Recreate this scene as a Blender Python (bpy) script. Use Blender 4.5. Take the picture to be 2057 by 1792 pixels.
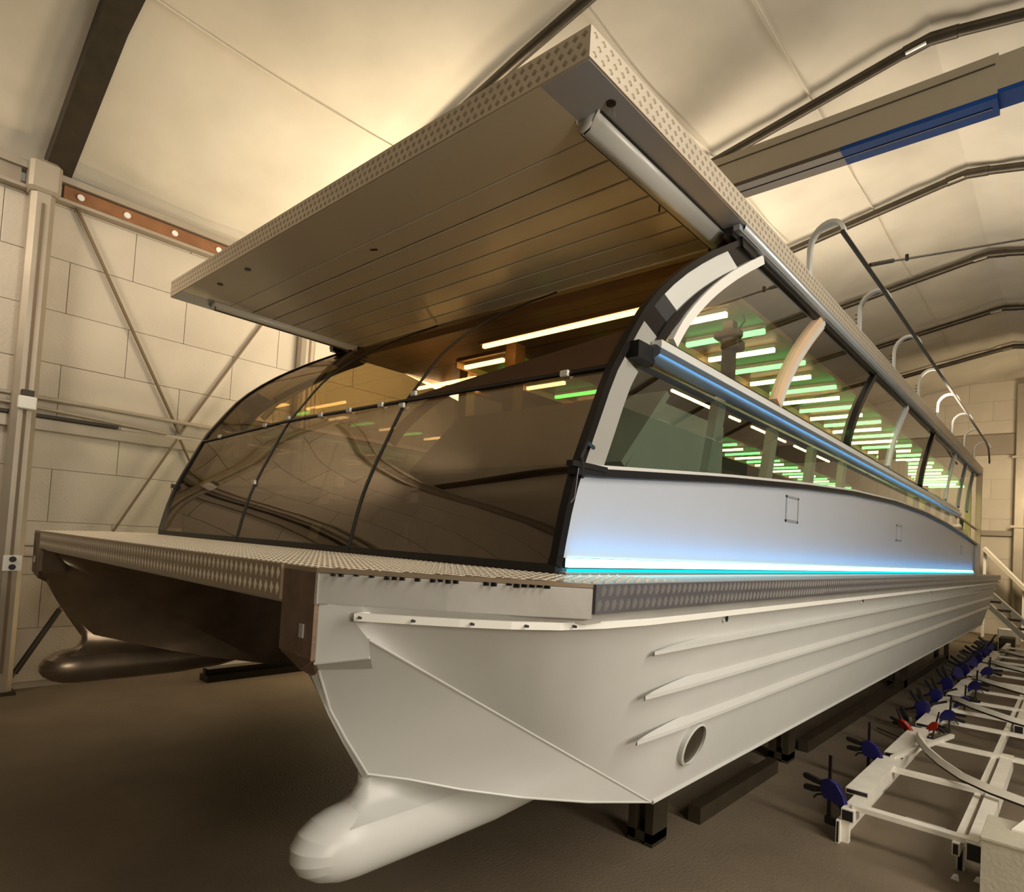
import bpy, bmesh, math, random
from mathutils import Vector, Matrix, noise
random.seed(7)
S = bpy.context.scene
for o in list(bpy.data.objects): bpy.data.objects.remove(o)
COL = S.collection

# ------------------------------------------------------------------ camera
F, PX, PY, W, H = 1252.5, 1092.5, 1042.0, 2057, 1792
yaw, pit, rol = -0.708280, 0.0385061, 0.0581725
fw = Vector((math.sin(yaw)*math.cos(pit), math.cos(yaw)*math.cos(pit), math.sin(pit)))
rt = Vector((math.cos(yaw), -math.sin(yaw), 0)); up = rt.cross(fw)
rt2 = math.cos(rol)*rt + math.sin(rol)*up; up2 = -math.sin(rol)*rt + math.cos(rol)*up
cam_data = bpy.data.cameras.new('camera'); cam = bpy.data.objects.new('camera', cam_data); COL.objects.link(cam)
M = Matrix((rt2, up2, -fw)).transposed().to_4x4(); M.translation = Vector((0, 0, 1.65)); cam.matrix_world = M
cam_data.sensor_width = 36; cam_data.lens = F/W*36
cam_data.shift_x = -(PX-W/2)/W; cam_data.shift_y = (PY-H/2)/W; cam_data.clip_start = .02
S.camera = cam

# ------------------------------------------------------------------ world, exposure
S.view_settings.view_transform = 'Standard'; S.view_settings.look = 'None'
S.view_settings.gamma = 1; S.view_settings.use_curve_mapping = False; S.view_settings.exposure = 0.76
wd = bpy.data.worlds.new('world'); S.world = wd; wd.use_nodes = True
wd.node_tree.nodes['Background'].inputs[0].default_value = (.9, .8, .62, 1)
wd.node_tree.nodes['Background'].inputs[1].default_value = .12

def area(name, loc, target, sx, sy, power, color):
    d = bpy.data.lights.new(name, 'AREA'); d.shape = 'RECTANGLE'; d.size = sx; d.size_y = sy
    d.energy = power; d.color = color
    o = bpy.data.objects.new(name, d); COL.objects.link(o); o.location = loc
    o.rotation_euler = (Vector(target)-Vector(loc)).to_track_quat('-Z', 'Y').to_euler()
    return o
# hall lamps: one row to starboard and above, one behind the camera; hidden uplights added on the boat roof brighten the canvas
area('hall_light_right', (3.6, 2.6, 4.7), (-1.0, 2.6, 1.1), 1.2, 7.0, 300, (1, .93, .82))
area('hall_light_left', (-6.0, -1.2, 4.9), (-7.5, 1.7, 3.3), .8, .8, 15, (1, .86, .68)).data.spread = math.radians(100)
area('hall_light_front', (4.3, -.7, 2.5), (-1.5, 1.8, 1.15), 1.4, 1.0, 85, (1, .88, .70))
area('roof_canvas_fill', (-5.0, 4.3, 3.64), (-6.8, 4.6, 5.4), 1.0, 1.8, 78, (1, .83, .60))
area('roof_canvas_fill_aft', (-2.6, 8.2, 3.75), (-2.3, 8.4, 7), 1.6, 6.0, 88, (1, .86, .68))
area('side_floor_light', (-6.7, 4.8, .4), (-6.8, 3.6, 2.4), .5, .8, 22, (1, .78, .45))
area('cabin_aft_fill', (-3.2, 12.0, 3.05), (-2.2, 12.2, 1.8), .4, 1.2, 12, (1, .84, .5))  # added fill that brightens the curtains and stern posts
area('gable_light', (-.3, 15.6, 3.6), (-1.2, 19.5, 2.8), 1.0, 1.0, 80, (1, .80, .52))

# ------------------------------------------------------------------ materials
def mat(name, col, rough=.6, metal=0, noise_amt=0, scale=5, bump=0, bscale=30, spec=.5, col2=None, coat=0):
    m = bpy.data.materials.new(name); m.use_nodes = True; nt = m.node_tree; b = nt.nodes['Principled BSDF']
    b.inputs['Roughness'].default_value = rough; b.inputs['Metallic'].default_value = metal
    b.inputs['Specular IOR Level'].default_value = spec; b.inputs['Coat Weight'].default_value = coat
    tc = nt.nodes.new('ShaderNodeTexCoord')
    n = nt.nodes.new('ShaderNodeTexNoise'); n.inputs['Scale'].default_value = scale; n.inputs['Detail'].default_value = 6
    nt.links.new(tc.outputs['Object'], n.inputs['Vector'])
    r = nt.nodes.new('ShaderNodeValToRGB'); r.color_ramp.elements[0].position = .3; r.color_ramp.elements[1].position = .7
    c2 = col2 if col2 else tuple(max(0, c*(1-noise_amt)) for c in col)
    r.color_ramp.elements[0].color = (*c2, 1); r.color_ramp.elements[1].color = (*col, 1)
    nt.links.new(n.outputs['Fac'], r.inputs['Fac']); nt.links.new(r.outputs['Color'], b.inputs['Base Color'])
    if bump:
        n2 = nt.nodes.new('ShaderNodeTexNoise'); n2.inputs['Scale'].default_value = bscale; n2.inputs['Detail'].default_value = 4
        nt.links.new(tc.outputs['Object'], n2.inputs['Vector'])
        bp = nt.nodes.new('ShaderNodeBump'); bp.inputs['Strength'].default_value = bump; bp.inputs['Distance'].default_value = .02
        nt.links.new(n2.outputs['Fac'], bp.inputs['Height']); nt.links.new(bp.outputs['Normal'], b.inputs['Normal'])
    return m
def emis(name, col, st):
    m = bpy.data.materials.new(name); m.use_nodes = True; nt = m.node_tree; nt.nodes.clear()
    e = nt.nodes.new('ShaderNodeEmission'); e.inputs[0].default_value = (*col, 1); e.inputs[1].default_value = st
    o = nt.nodes.new('ShaderNodeOutputMaterial'); nt.links.new(e.outputs[0], o.inputs[0]); return m
def glass(name, tint, refl=.1, rough=.0, edge=.55, gc=(.95, .97, 1)):
    m = bpy.data.materials.new(name); m.use_nodes = True; nt = m.node_tree; nt.nodes.clear()
    t = nt.nodes.new('ShaderNodeBsdfTransparent'); t.inputs[0].default_value = (*tint, 1)
    g = nt.nodes.new('ShaderNodeBsdfGlossy'); g.inputs['Roughness'].default_value = rough; g.inputs['Color'].default_value = (*gc, 1)
    lw = nt.nodes.new('ShaderNodeLayerWeight'); lw.inputs['Blend'].default_value = .35
    mr = nt.nodes.new('ShaderNodeMapRange'); mr.inputs['To Min'].default_value = refl; mr.inputs['To Max'].default_value = edge
    mx = nt.nodes.new('ShaderNodeMixShader'); o = nt.nodes.new('ShaderNodeOutputMaterial')
    nt.links.new(lw.outputs['Fresnel'], mr.inputs['Value']); nt.links.new(mr.outputs[0], mx.inputs[0])
    nt.links.new(t.outputs[0], mx.inputs[1]); nt.links.new(g.outputs[0], mx.inputs[2]); nt.links.new(mx.outputs[0], o.inputs[0])
    return m
MT = dict(
 floor=mat('floor_concrete', (.215, .168, .115), .62, 0, .3, 1.3, .25, 60, .35),
 canvas=mat('tent_canvas', (.80, .73, .60), .75, 0, .26, .75, .5, 2.2, .3),
 tarp_green=mat('grey_green_sheet', (.15, .19, .16), .8, 0, .2, 1),
 tarp=mat('dark_tarp', (.10, .075, .05), .8, 0, .2, 1),
 block=mat('wall_block_paint', (.60, .53, .43), .8, 0, .10, 1.7, .2, 40, .3),
 mortar=mat('wall_joint', (.52, .45, .35), .9, 0, .2, 5),
 steel_dark=mat('dark_steel', (.05, .038, .022), .5, .2, .3, 8),
 tube=mat('tube_steel', (.10, .082, .058), .35, .6, .3, 8),
 col_alu=mat('column_aluminium', (.42, .36, .28), .45, .35, .15, 3),
 rust=mat('rust_wood', (.30, .13, .05), .7, 0, .3, 5),
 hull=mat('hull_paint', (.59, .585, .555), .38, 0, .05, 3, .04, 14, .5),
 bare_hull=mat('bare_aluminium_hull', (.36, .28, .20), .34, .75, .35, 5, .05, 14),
 panel=mat('white_panel', (.47, .49, .53), .32, 0, .03, 2),
 alu=mat('aluminium', (.66, .63, .57), .32, .85, .12, 6, .08, 90),
 alu_dull=mat('dull_aluminium', (.56, .54, .50), .45, .35, .14, 5, .03, 30),
 alu_flat=mat('aluminium_flat', (.92, .87, .76), .4, .1, .12, 9),
 tread=mat('tread_plate', (.38, .29, .20), .38, .55, .14, 8),
 stud=mat('tread_stud', (.95, .86, .70), .3, .35, .08, 20),
 tread_grey=mat('tread_plate_grey', (.22, .21, .23), .36, .6, .14, 8),
 stud_grey=mat('tread_stud_grey', (.62, .62, .63), .3, .6, .08, 20),
 roof_tread=mat('roof_tread_plate', (.80, .70, .56), .40, .45, .08, 8),
 roof_stud=mat('roof_tread_stud', (.46, .38, .27), .4, .5, .08, 20),
 primer=mat('bare_end_plate', (.22, .145, .095), .5, .35, .35, 12, .1, 50),
 soffit=mat('soffit_cream', (.76, .70, .57), .3, 0, .05, 2, 0, 30, .5),
 groove=mat('soffit_groove', (.17, .12, .065), .6),
 track=mat('track_white', (.70, .70, .66), .35, .1, .04, 3),
 track_grey=mat('track_grey', (.40, .42, .44), .38, .4, .08, 3),
 black=mat('black_rubber', (.012, .011, .011), .42),
 blackmetal=mat('black_metal', (.018, .015, .014), .25, .2),
 handrail=mat('handrail_metal', (.34, .40, .50), .22, .75, .08, 12),
 wood=mat('cabin_wood', (.29, .165, .07), .45, 0, .35, 2.2),
 dark_brown=mat('dark_brown', (.075, .035, .014), .4),
 prop_brown=mat('prop_brown', (.05, .022, .010), .5),
 console=mat('console_cream', (.74, .70, .62), .5),
 wood_lt=mat('mullion_wood', (.75, .52, .33), .45, 0, .08, 4),
 dark=mat('cabin_dark', (.035, .034, .034), .6, 0, .2, 3),
 cabin_grey=mat('cabin_grey', (.34, .33, .30), .5, 0, .1, 2),
 cabin_green=mat('cabin_green_panel', (.24, .36, .16), .6, 0, .1, 2),
 curtain=mat('curtain_yellow', (.72, .62, .30), .8, 0, .15, 4),
 white=mat('white_plastic', (.82, .80, .74), .4),
 bluep=mat('clamp_blue', (.012, .010, .10), .4, 0, .2, 9),
 redp=mat('clamp_red', (.34, .02, .008), .4, 0, .2, 9),
 beam=mat('crane_beam_paint', (.34, .29, .21), .45, .2, .08, 2),
 beamd=mat('crane_beam_flange', (.07, .055, .04), .4, .3, .1, 2),
 beam_reflection=mat('crane_beam_blue_reflection', (.004, .045, .20), .65, 0, .3, 1, spec=.25),  # LED reflection put into the flange colour
 crate=mat('crate_plywood', (.52, .48, .37), .7, 0, .12, 5, .15, 50),
 duct=mat('grey_band', (.30, .25, .19), .6, 0, .08, 2),
 chrome=mat('chrome', (.8, .8, .78), .15, 1),
 cable=mat('brace_cable', (.17, .12, .07), .6),
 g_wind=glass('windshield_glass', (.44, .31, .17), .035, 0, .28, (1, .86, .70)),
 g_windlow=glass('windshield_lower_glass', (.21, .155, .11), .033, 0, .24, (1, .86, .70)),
 g_side=glass('side_glass', (.82, .86, .72), .10, 0, .55),
 g_low=glass('lower_side_glass', (.55, .64, .56), .20, 0, .6),
 led=emis('led_blue_white', (.42, .93, 1.0), 3.2),
 led_reflection=emis('led_reflection_cyan', (.0, .62, .80), 1.3),  # cyan deck reflection made as an emissive colour
 lw=emis('tube_warm', (1, .74, .34), 9),
 lg=emis('tube_green', (.18, 1.0, .20), 5),
)
# ------------------------------------------------------------------ mesh helpers
class MB:
    def __init__(s): s.v = []; s.f = []
    def add(s, vs, fs):
        n = len(s.v); s.v += [tuple(v) for v in vs]; s.f += [tuple(i+n for i in f) for f in fs]; return s
    def box(s, a, b, bev=0):
        x0, x1 = sorted((a[0], b[0])); y0, y1 = sorted((a[1], b[1])); z0, z1 = sorted((a[2], b[2]))
        if bev:
            pts = [(x0+bev, y0), (x1-bev, y0), (x1, y0+bev), (x1, y1-bev), (x1-bev, y1), (x0+bev, y1), (x0, y1-bev), (x0, y0+bev)]
            c = ((x0+x1)/2, (y0+y1)/2); vs = []
            for z, k in ((z0, 1), (z0+bev, 0), (z1-bev, 0), (z1, 1)):
                for p in pts:
                    q = (p[0]+(bev if p[0] < c[0] else -bev)*k*.7, p[1]+(bev if p[1] < c[1] else -bev)*k*.7)
                    vs.append((*q, z))
            fs = [tuple(range(7, -1, -1)), tuple(range(24, 32))]
            for l in range(3):
                for i in range(8): j = (i+1) % 8; fs.append((l*8+i, l*8+j, l*8+8+j, l*8+8+i))
            return s.add(vs, fs)
        return s.add([(x0,y0,z0),(x1,y0,z0),(x1,y1,z0),(x0,y1,z0),(x0,y0,z1),(x1,y0,z1),(x1,y1,z1),(x0,y1,z1)],
                     [(0,3,2,1),(4,5,6,7),(0,1,5,4),(1,2,6,5),(2,3,7,6),(3,0,4,7)])
    def bar(s, p, q, w, h, upv=(0,0,1)):
        p = Vector(p); q = Vector(q); d = (q-p).normalized(); u = Vector(upv)
        sd = d.cross(u)
        if sd.length < 1e-4: sd = d.cross(Vector((1,0,0)))
        sd.normalize(); u = sd.cross(d)
        vs = []
        for c in (p, q):
            for a, b in ((-1,-1),(1,-1),(1,1),(-1,1)): vs.append(c+sd*a*w/2+u*b*h/2)
        return s.add(vs, [(0,1,2,3),(7,6,5,4),(0,4,5,1),(1,5,6,2),(2,6,7,3),(3,7,4,0)])
    def tube(s, pts, r, n=10, cap=True):
        P = [Vector(p) for p in pts]; vs = []; fs = []; ref = None
        for i, p in enumerate(P):
            d = (P[min(i+1, len(P)-1)]-P[max(i-1, 0)]).normalized()
            if ref is None: ref = d.orthogonal().normalized()
            ref = (ref-d*ref.dot(d)).normalized(); b = d.cross(ref); rr = r[i] if isinstance(r, (list, tuple)) else r
            for k in range(n):
                a = 2*math.pi*k/n; vs.append(p+ref*math.cos(a)*rr+b*math.sin(a)*rr)
        for i in range(len(P)-1):
            for k in range(n): j = (k+1) % n; fs.append((i*n+k, i*n+j, (i+1)*n+j, (i+1)*n+k))
        if cap: fs.append(tuple(range(n-1, -1, -1))); fs.append(tuple((len(P)-1)*n+k for k in range(n)))
        return s.add(vs, fs)
    def strip(s, pts, w, h, side, upf=None):     # flat bar following a polyline; side = width direction
        P = [Vector(p) for p in pts]; sd = Vector(side).normalized(); vs = []; fs = []
        for i, p in enumerate(P):
            d = (P[min(i+1, len(P)-1)]-P[max(i-1, 0)]).normalized(); u = sd.cross(d).normalized()
            for a, b in ((-1,-1),(1,-1),(1,1),(-1,1)): vs.append(p+sd*a*w/2+u*b*h/2)
        for i in range(len(P)-1):
            for k in range(4): j = (k+1) % 4; fs.append((i*4+k, i*4+j, i*4+4+j, i*4+4+k))
        fs += [(3,2,1,0), tuple((len(P)-1)*4+k for k in range(4))]
        return s.add(vs, fs)
    def loft(s, rows, close=False):
        n = len(rows[0]); vs = [p for r in rows for p in r]; fs = []
        for i in range(len(rows)-1):
            for k in range(n-1+(1 if close else 0)):
                j = (k+1) % n; fs.append((i*n+k, i*n+j, (i+1)*n+j, (i+1)*n+k))
        return s.add(vs, fs)
    def slab(s, poly, d):                         # polygon extruded by vector d
        n = len(poly); d = Vector(d); a = [Vector(p) for p in poly]; b = [p+d for p in a]
        fs = [tuple(range(n)), tuple(range(2*n-1, n-1, -1))]
        for i in range(n): j = (i+1) % n; fs.append((i, n+i, n+j, j))
        return s.add(a+b, fs)
    def build(s, name, m, parent=None, smooth=0, solid=0, bevel=0):
        me = bpy.data.meshes.new(name); me.from_pydata(s.v, [], s.f)
        bm = bmesh.new(); bm.from_mesh(me); bmesh.ops.recalc_face_normals(bm, faces=bm.faces[:])
        if smooth:
            for f in bm.faces: f.smooth = True
            for e in bm.edges:
                if len(e.link_faces) == 2 and e.calc_face_angle(0) > math.radians(smooth): e.smooth = False
        bm.to_mesh(me); bm.free(); me.materials.append(MT[m])
        o = bpy.data.objects.new(name, me); COL.objects.link(o)
        if solid:
            md = o.modifiers.new('s', 'SOLIDIFY'); md.thickness = solid; md.offset = 0
        if bevel:
            md = o.modifiers.new('b', 'BEVEL'); md.width = bevel; md.segments = 2; md.limit_method = 'ANGLE'
        if parent: put(o, parent)
        return o
def put(o, parent):
    o.parent = parent
    off = Vector((0,0,0)); p = parent
    while p: off += Vector(p.location); p = p.parent
    o.location = Vector(o.location) - off
def tag(o, label=None, cat=None, group=None, kind=None):
    for k, v in (('label', label), ('category', cat), ('group', group), ('kind', kind)):
        if v: o[k] = v
    return o
def thing(name, label, cat, loc=(0,0,0), group=None):
    o = bpy.data.objects.new(name, None); COL.objects.link(o); o.location = loc; o.empty_display_size = .1
    return tag(o, label, cat, group)
def interp(tab, x):
    if x <= tab[0][0]: return tab[0][1]
    for (a, fa), (b, fb) in zip(tab, tab[1:]):
        if x <= b: return fa+(fb-fa)*(x-a)/(b-a)
    return tab[-1][1]
def mir(p): return (-6.8-p[0], p[1], p[2])
def side(s, p): return p if s > 0 else mir(p)

# ------------------------------------------------------------------ the hall
XL, XR, YF, YB = -7.5, 5.3, -5.0, 19.5
RIDGE = -1.13
def roofz(x):
    x = x if x <= RIDGE else 2*RIDGE-x
    return interp([(-7.6, 4.86), (-5.9, 5.62), (-3.9, 6.06), (RIDGE, 6.60)], x)
fl = MB(); fl.add([(XL-.1, YF, 0), (XR+.1, YF, 0), (XR+.1, YB+.1, 0), (XL-.1, YB+.1, 0)], [(0,1,2,3)])
fl.add([(XL-.1, YF, -.1), (XR+.1, YF, -.1), (XR+.1, YB+.1, -.1), (XL-.1, YB+.1, -.1)], [(3,2,1,0)])
tag(fl.build('floor', 'floor'), kind='structure')
# canvas roof, two slopes as gently creased sheets
ceil = thing('ceiling', None, None); ceil['kind'] = 'structure'
for sgn in (-1, 1):
    rows = []
    ny, nx = 150, 44
    for i in range(ny+1):
        y = YF+(YB-YF)*i/ny; row = []
        for k in range(nx+1):
            t = k/nx; x = RIDGE+sgn*(RIDGE-(XL-.05))*t
            z = roofz(x)+.10
            ph = ((y-1.28)/2.6) % 1.0
            z += -.045*math.sin(math.pi*ph)                      # sag between rafters
            z += .030*noise.noise(Vector((x*.9, y*.9, 2)))+.012*noise.noise(Vector((x*3, y*1.4, 7)))
            if sgn > 0 or x > -2.6: z += .030*noise.noise(Vector((x*7+y*1.2, y*.8-x*1.5, 1)))
            if x < -6.6: z += .02*math.sin(x*26+noise.noise(Vector((y, x, 0)))*3)*(-6.6-x)
            row.append((x, y, z))
        rows.append(row)
    MB().loft(rows).build('canvas_panel', 'canvas', ceil, smooth=60)
for x, (y0, y1) in ((-5.6, (1.3, 3.9)), (-3.3, (3.9, 9)), (-2.2, (1.3, 16)), (.4, (1.3, 16))):
    m = MB(); n = 30
    pts = [(x, y0+(y1-y0)*i/n, roofz(x)+.075-.045*math.sin(math.pi*(((y0+(y1-y0)*i/n-1.28)/2.6) % 1))) for i in range(n+1)]
    m.tube(pts, .008, 6); m.build('canvas_seam', 'canvas', ceil)

def blockwall(name, fixed, axis, a0, a1, z1, topf=None, skip=0):
    w = MB(); t = .12
    if axis == 'x':      # plane of constant x
        sx = -1 if fixed < 0 else 1
        w.box((fixed+sx*.001, a0, 0), (fixed+sx*t, a1, z1))
    else:
        sy = -1 if fixed < 0 else 1
        if topf:
            n = 24; xs = [a0+(a1-a0)*i/n for i in range(n+1)]
            poly = [(a0, fixed+sy*.004, 0)]+[(x, fixed+sy*.004, topf(x)+.1) for x in xs]+[(a1, fixed+sy*.004, 0)]
            w.slab(poly, (0, sy*t, 0))
        else: w.box((a0, fixed+sy*.004, 0), (a1, fixed+sy*t, z1))
    wall = w.build(name, 'mortar'); tag(wall, kind='structure')
    bh, bl, g = .505, 1.05, .0022
    cache = {}
    rows = int(7/bh)
    for r in range(rows):
        zz0 = .06+r*bh if axis == 'x' else -.11+r*bh
        z0 = max(0, zz0); za = zz0+bh
        off = (.40 if r % 2 else -.12)
        k = math.floor((a0-off)/bl)
        while off+k*bl < a1:
            b0 = max(a0, off+k*bl); b1 = min(a1, off+(k+1)*bl); k += 1
            if b1-b0 < .06: continue
            zt = za
            pr = random.uniform(0, .004)
            if axis == 'x':
                zt = min(za, z1)
                if zt-z0 < .05: continue
                key = (round(b1-b0, 3), round(zt-z0, 3))
                if key not in cache:
                    m = MB().box((-.02, g, g), (.012, b1-b0-g, zt-z0-g), .004); cache[key] = None
                    o = m.build('wall_block', 'block'); cache[key] = o.data
                else:
                    o = bpy.data.objects.new('wall_block', cache[key]); COL.objects.link(o)
                o.location = (fixed-.004*(1 if fixed > 0 else -1)+pr*(1 if fixed < 0 else -1), b0, z0)
            else:
                if topf: zt0 = min(za, topf(b0)+.08); zt1 = min(za, topf(b1)+.08)
                else: zt0 = zt1 = min(za, z1)
                if max(zt0, zt1)-z0 < .05: continue
                zt0 = max(zt0, z0+.02); zt1 = max(zt1, z0+.02)
                key = (round(b1-b0, 3), round(zt0-z0, 3), round(zt1-z0, 3))
                if key not in cache:
                    L = b1-b0
                    o = MB().slab([(g, -.012, g), (L-g, -.012, g), (L-g, -.012, zt1-z0-g), (g, -.012, zt0-z0-g)], (0, .03, 0)).build('wall_block', 'block'); cache[key] = o.data
                else:
                    o = bpy.data.objects.new('wall_block', cache[key]); COL.objects.link(o)
                o.location = (b0, fixed+(pr if fixed > 0 else -pr), z0)
            put(o, wall)
    return wall
blockwall('wall_left', XL, 'x', YF, YB, 4.72)
blockwall('wall_back', YB, 'y', XL, XR, 7, roofz)
# walls out of frame (seen only in reflections) are plain canvas
w = MB().box((XR, YF, 0), (XR+.1, YB, 4.95)).build('wall_right', 'tarp_green'); tag(w, kind='structure')
n = 20; xs = [XL+(XR-XL)*i/n for i in range(n+1)]
w = MB().slab([(XL, YF, 0)]+[(x, YF, roofz(x)+.12) for x in xs]+[(XR, YF, 0)], (0, -.1, 0)).build('wall_front', 'tarp'); tag(w, kind='structure')

# rafters: two chords each side with a sleeve at the kink
ORD = ['first', 'second', 'third', 'fourth', 'fifth', 'sixth', 'seventh', 'eighth', 'ninth', 'tenth', 'eleventh', 'twelfth', 'thirteenth', 'fourteenth']
for i in range(8):
    y = 1.28+2.6*(i-1) if i else -1.32
    if y > 19: continue
    if i == 0: lab = 'roof rafter over the camera, out of the frame'
    else:
        lab = ['wide black tent rafter rising from the aluminium column at the left wall',
               'dark tent rafter crossing behind the front edge of the boat roof',
               'dark rafter tube directly above the big overhead beam',
               'dark rafter tube crossing just above the first roof hoop of the boat',
               'thin dark rafter tube crossing behind the second roof hoop',
               'thin dark rafter tube crossing behind the third roof hoop',
               'furthest rafter tube, nearest to the back block wall'][i-1]
    t = thing('tent_rafter', lab, 'rafter', (RIDGE, y, roofz(RIDGE)), 'tent rafters')
    wd_, ht = (.20, .16) if i <= 1 else (.085, .075)
    for s in (-1, 1):
        X = lambda x: RIDGE+s*(x-RIDGE)*-1 if s > 0 else x
        pts = [(X(x), y, roofz(x)-.02) for x in (-7.42, -5.9, -3.9, RIDGE-.12)]
        m = MB()
        if i <= 1:
            m.strip(pts, wd_, ht, (0,1,0)); m.build('chord', 'steel_dark', t)
        else:
            m.tube(pts, .05, 10); m.build('chord', 'tube', t, smooth=50)
    a = (RIDGE-.22, y, roofz(RIDGE-.22)-.02); b = (RIDGE, y, roofz(RIDGE)-.03); c = (RIDGE+.22, y, roofz(RIDGE-.22)-.02)
    MB().tube([a, b, c], .057, 10).build('ridge_sleeve', 'tube', t, smooth=50)
    MB().bar((RIDGE-.2, y-.03, roofz(RIDGE)-.10), (RIDGE-.03, y-.03, roofz(RIDGE)-.075), .03, .02).build('joint_plate', 'chrome', t)

# columns and eave along the left wall
for j, y in enumerate((1.18, 3.86, 6.48)):
    t = thing('aluminium_column', ['pale aluminium column at the left wall beside the white socket box',
              'aluminium column behind the windshield at the left wall', 'aluminium column at left wall further back behind the boat'][j], 'column', (-7.4, y, 0), 'left wall columns')
    m = MB(); prof = [(-.09,-.05),(-.05,-.09),(.05,-.09),(.09,-.05),(.09,.05),(.05,.09),(-.05,.09),(-.09,.05)]
    m.loft([[(-7.38+a, y+b, z) for a, b in prof] for z in (0, 4.72)], close=True)
    m.add([(-7.38+a, y+b, 4.72) for a, b in prof], [tuple(range(8))])
    m.build('shaft', 'col_alu', t)
    MB().box((-7.49, y-.11, 0), (-7.25, y+.11, .03)).build('base_plate', 'steel_dark', t)
    MB().box((-7.49, y-.12, 4.60), (-7.26, y+.12, 4.90), .03).build('head_sleeve', 'col_alu', t)
    MB().box((-7.292, y-.012, .2), (-7.282, y+.012, 4.5)).build('keder_groove', 'cable', t)
t = thing('eave_beam', 'rust brown eave board with white bolts under the tent edge', 'beam', (XL+.1, YF, 4.7))
MB().box((XL+.0, YF, 4.62), (XL+.13, YB, 4.65)).build('lower_lip', 'col_alu', t)
MB().box((XL+.0, 1.34, 4.655), (XL+.10, YB, 4.79)).build('board', 'rust', t)
MB().box((XL+.0, YF, 4.655), (XL+.10, 1.02, 4.80)).build('board', 'duct', t)
MB().box((XL+.0, YF, 4.80), (XL+.14, YB, 4.86)).build('upper_lip', 'col_alu', t)
for y in (1.47, 1.86, 2.30, 2.75, 3.2, 4.4, 5.0):
    MB().tube([(XL+.095, y, 4.72), (XL+.118, y, 4.72)], .03, 12).build('bolt', 'white', t)
# horizontal rails, braces
t = thing('wall_rail', 'horizontal aluminium rail across the left wall at mid height', 'rail', (XL+.1, YF, 2.4))
MB().box((XL, YF, 2.43), (XL+.06, YB, 2.55), .01).build('rail_bar', 'col_alu', t)
MB().box((XL+.02, YF, 2.555), (XL+.08, 1.95, 2.585)).build('dark_strip', 'steel_dark', t)
tag(MB().tube([(XL+.08, YF, 2.745), (XL+.08, 1.2, 2.735), (XL+.08, 8, 2.66)], .022, 8).build('conduit_pipe', 'col_alu', smooth=50), 'thin pipe running along the left wall above the rail', 'pipe')
tag(MB().tube([(XL+.08, YF, 2.64), (XL+.12, 1.1, 2.645), (XL+.05, 2.4, 2.58)], .015, 8).build('conduit_pipe', 'col_alu', smooth=50), 'lower thin pipe beside the column on the left wall', 'pipe')
for lab, p, q, r in (('diagonal wall brace from the eave down to the middle rail', (XL+.06, 1.46, 4.62), (XL+.06, 2.52, 2.60), .017),
                  ('diagonal wall brace rising right towards the boat roof', (XL+.06, 2.52, 2.60), (XL+.06, 3.62, 4.62), .015),
                  ('diagonal wall brace descending left from the middle rail', (XL+.06, 2.50, 2.54), (XL+.06, 1.27, .10), .013),
                  ('diagonal wall brace descending right behind the windshield', (XL+.06, 2.53, 2.54), (XL+.06, 3.75, .15), .013)):
    t = thing('wall_brace', lab, 'brace', p)
    MB().tube([p, q], r, 8).build('cable', 'cable', t, smooth=50)
    if 'left from' in lab:
        MB().tube([(XL+.06, 1.30, .16), (XL+.06, 1.60, .74)], .026, 8).build('turnbuckle', 'steel_dark', t)
t = thing('socket_box', 'small white junction box on the left column at rail height', 'box', (-7.27, 1.18, 2.6))
MB().box((-7.29, 1.12, 2.585), (-7.22, 1.25, 2.70), .008).build('case', 'white', t)
MB().box((-7.29, 1.14, 2.70), (-7.24, 1.23, 2.76)).build('cover', 'steel_dark', t)
t = thing('socket_plate', 'black and white double socket low on the left column', 'socket', (-7.27, 1.2, 1.15))
MB().box((-7.29, 1.12, 1.12), (-7.262, 1.25, 1.26)).build('plate', 'white', t)
for z in (1.155, 1.225):
    MB().tube([(-7.263, 1.185, z), (-7.250, 1.185, z)], .026, 12).build('outlet', 'black', t)
tag(MB().tube([(XL+.03, YF, 1.34), (XL+.03, 1.42, 1.34)], .006, 6).build('wall_cable', 'cable'), 'upper thin cable on left wall at deck height', 'cable')
tag(MB().tube([(XL+.03, YF, 1.24), (XL+.03, 1.45, 1.24)], .006, 6).build('wall_cable', 'cable'), 'lower thin cable on left wall at deck height', 'cable')

# gable fittings
t = thing('gable_post', 'aluminium post standing at the back block wall', 'post', (-1.05, YB-.1, 0))
MB().box((-1.20, YB-.30, 0), (-.98, YB-.14, 6.3), .02).build('shaft', 'col_alu', t)
for z in (4.45, 2.72): MB().box((-1.26, YB-.34, z-.03), (-.4, YB-.30, z+.03)).build('bracket', 'col_alu', t)
tag(MB().box((XL+1.0, YB-.12, 4.55), (XR-1.0, YB-.03, 5.08), .02).build('duct_band', 'duct'), 'wide grey band across the back wall behind the boat roof', 'band')
tag(MB().box((-1.9, YB-.12, 2.49), (XR-.1, YB-.03, 2.62)).build('gable_rail', 'duct'), 'horizontal rail on the back wall right of the boat stern', 'rail')
t = thing('sloping_ramp', 'pale sloping board with upright behind the boat stern', 'board', (-1.3, 19, 0))
MB().bar((-1.72, 18.6, 2.12), (-.5, 18.6, .75), .5, .06).build('board', 'block', t)
MB().bar((-1.72, 18.62, 2.16), (-.5, 18.62, .79), .06, .08).build('edge', 'white', t)
MB().box((-1.72, 18.5, 0), (-1.66, 18.6, 2.1)).build('upright', 'white', t)
MB().box((-.95, 18.5, 0), (-.89, 18.6, 1.2)).build('upright', 'white', t)
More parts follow.
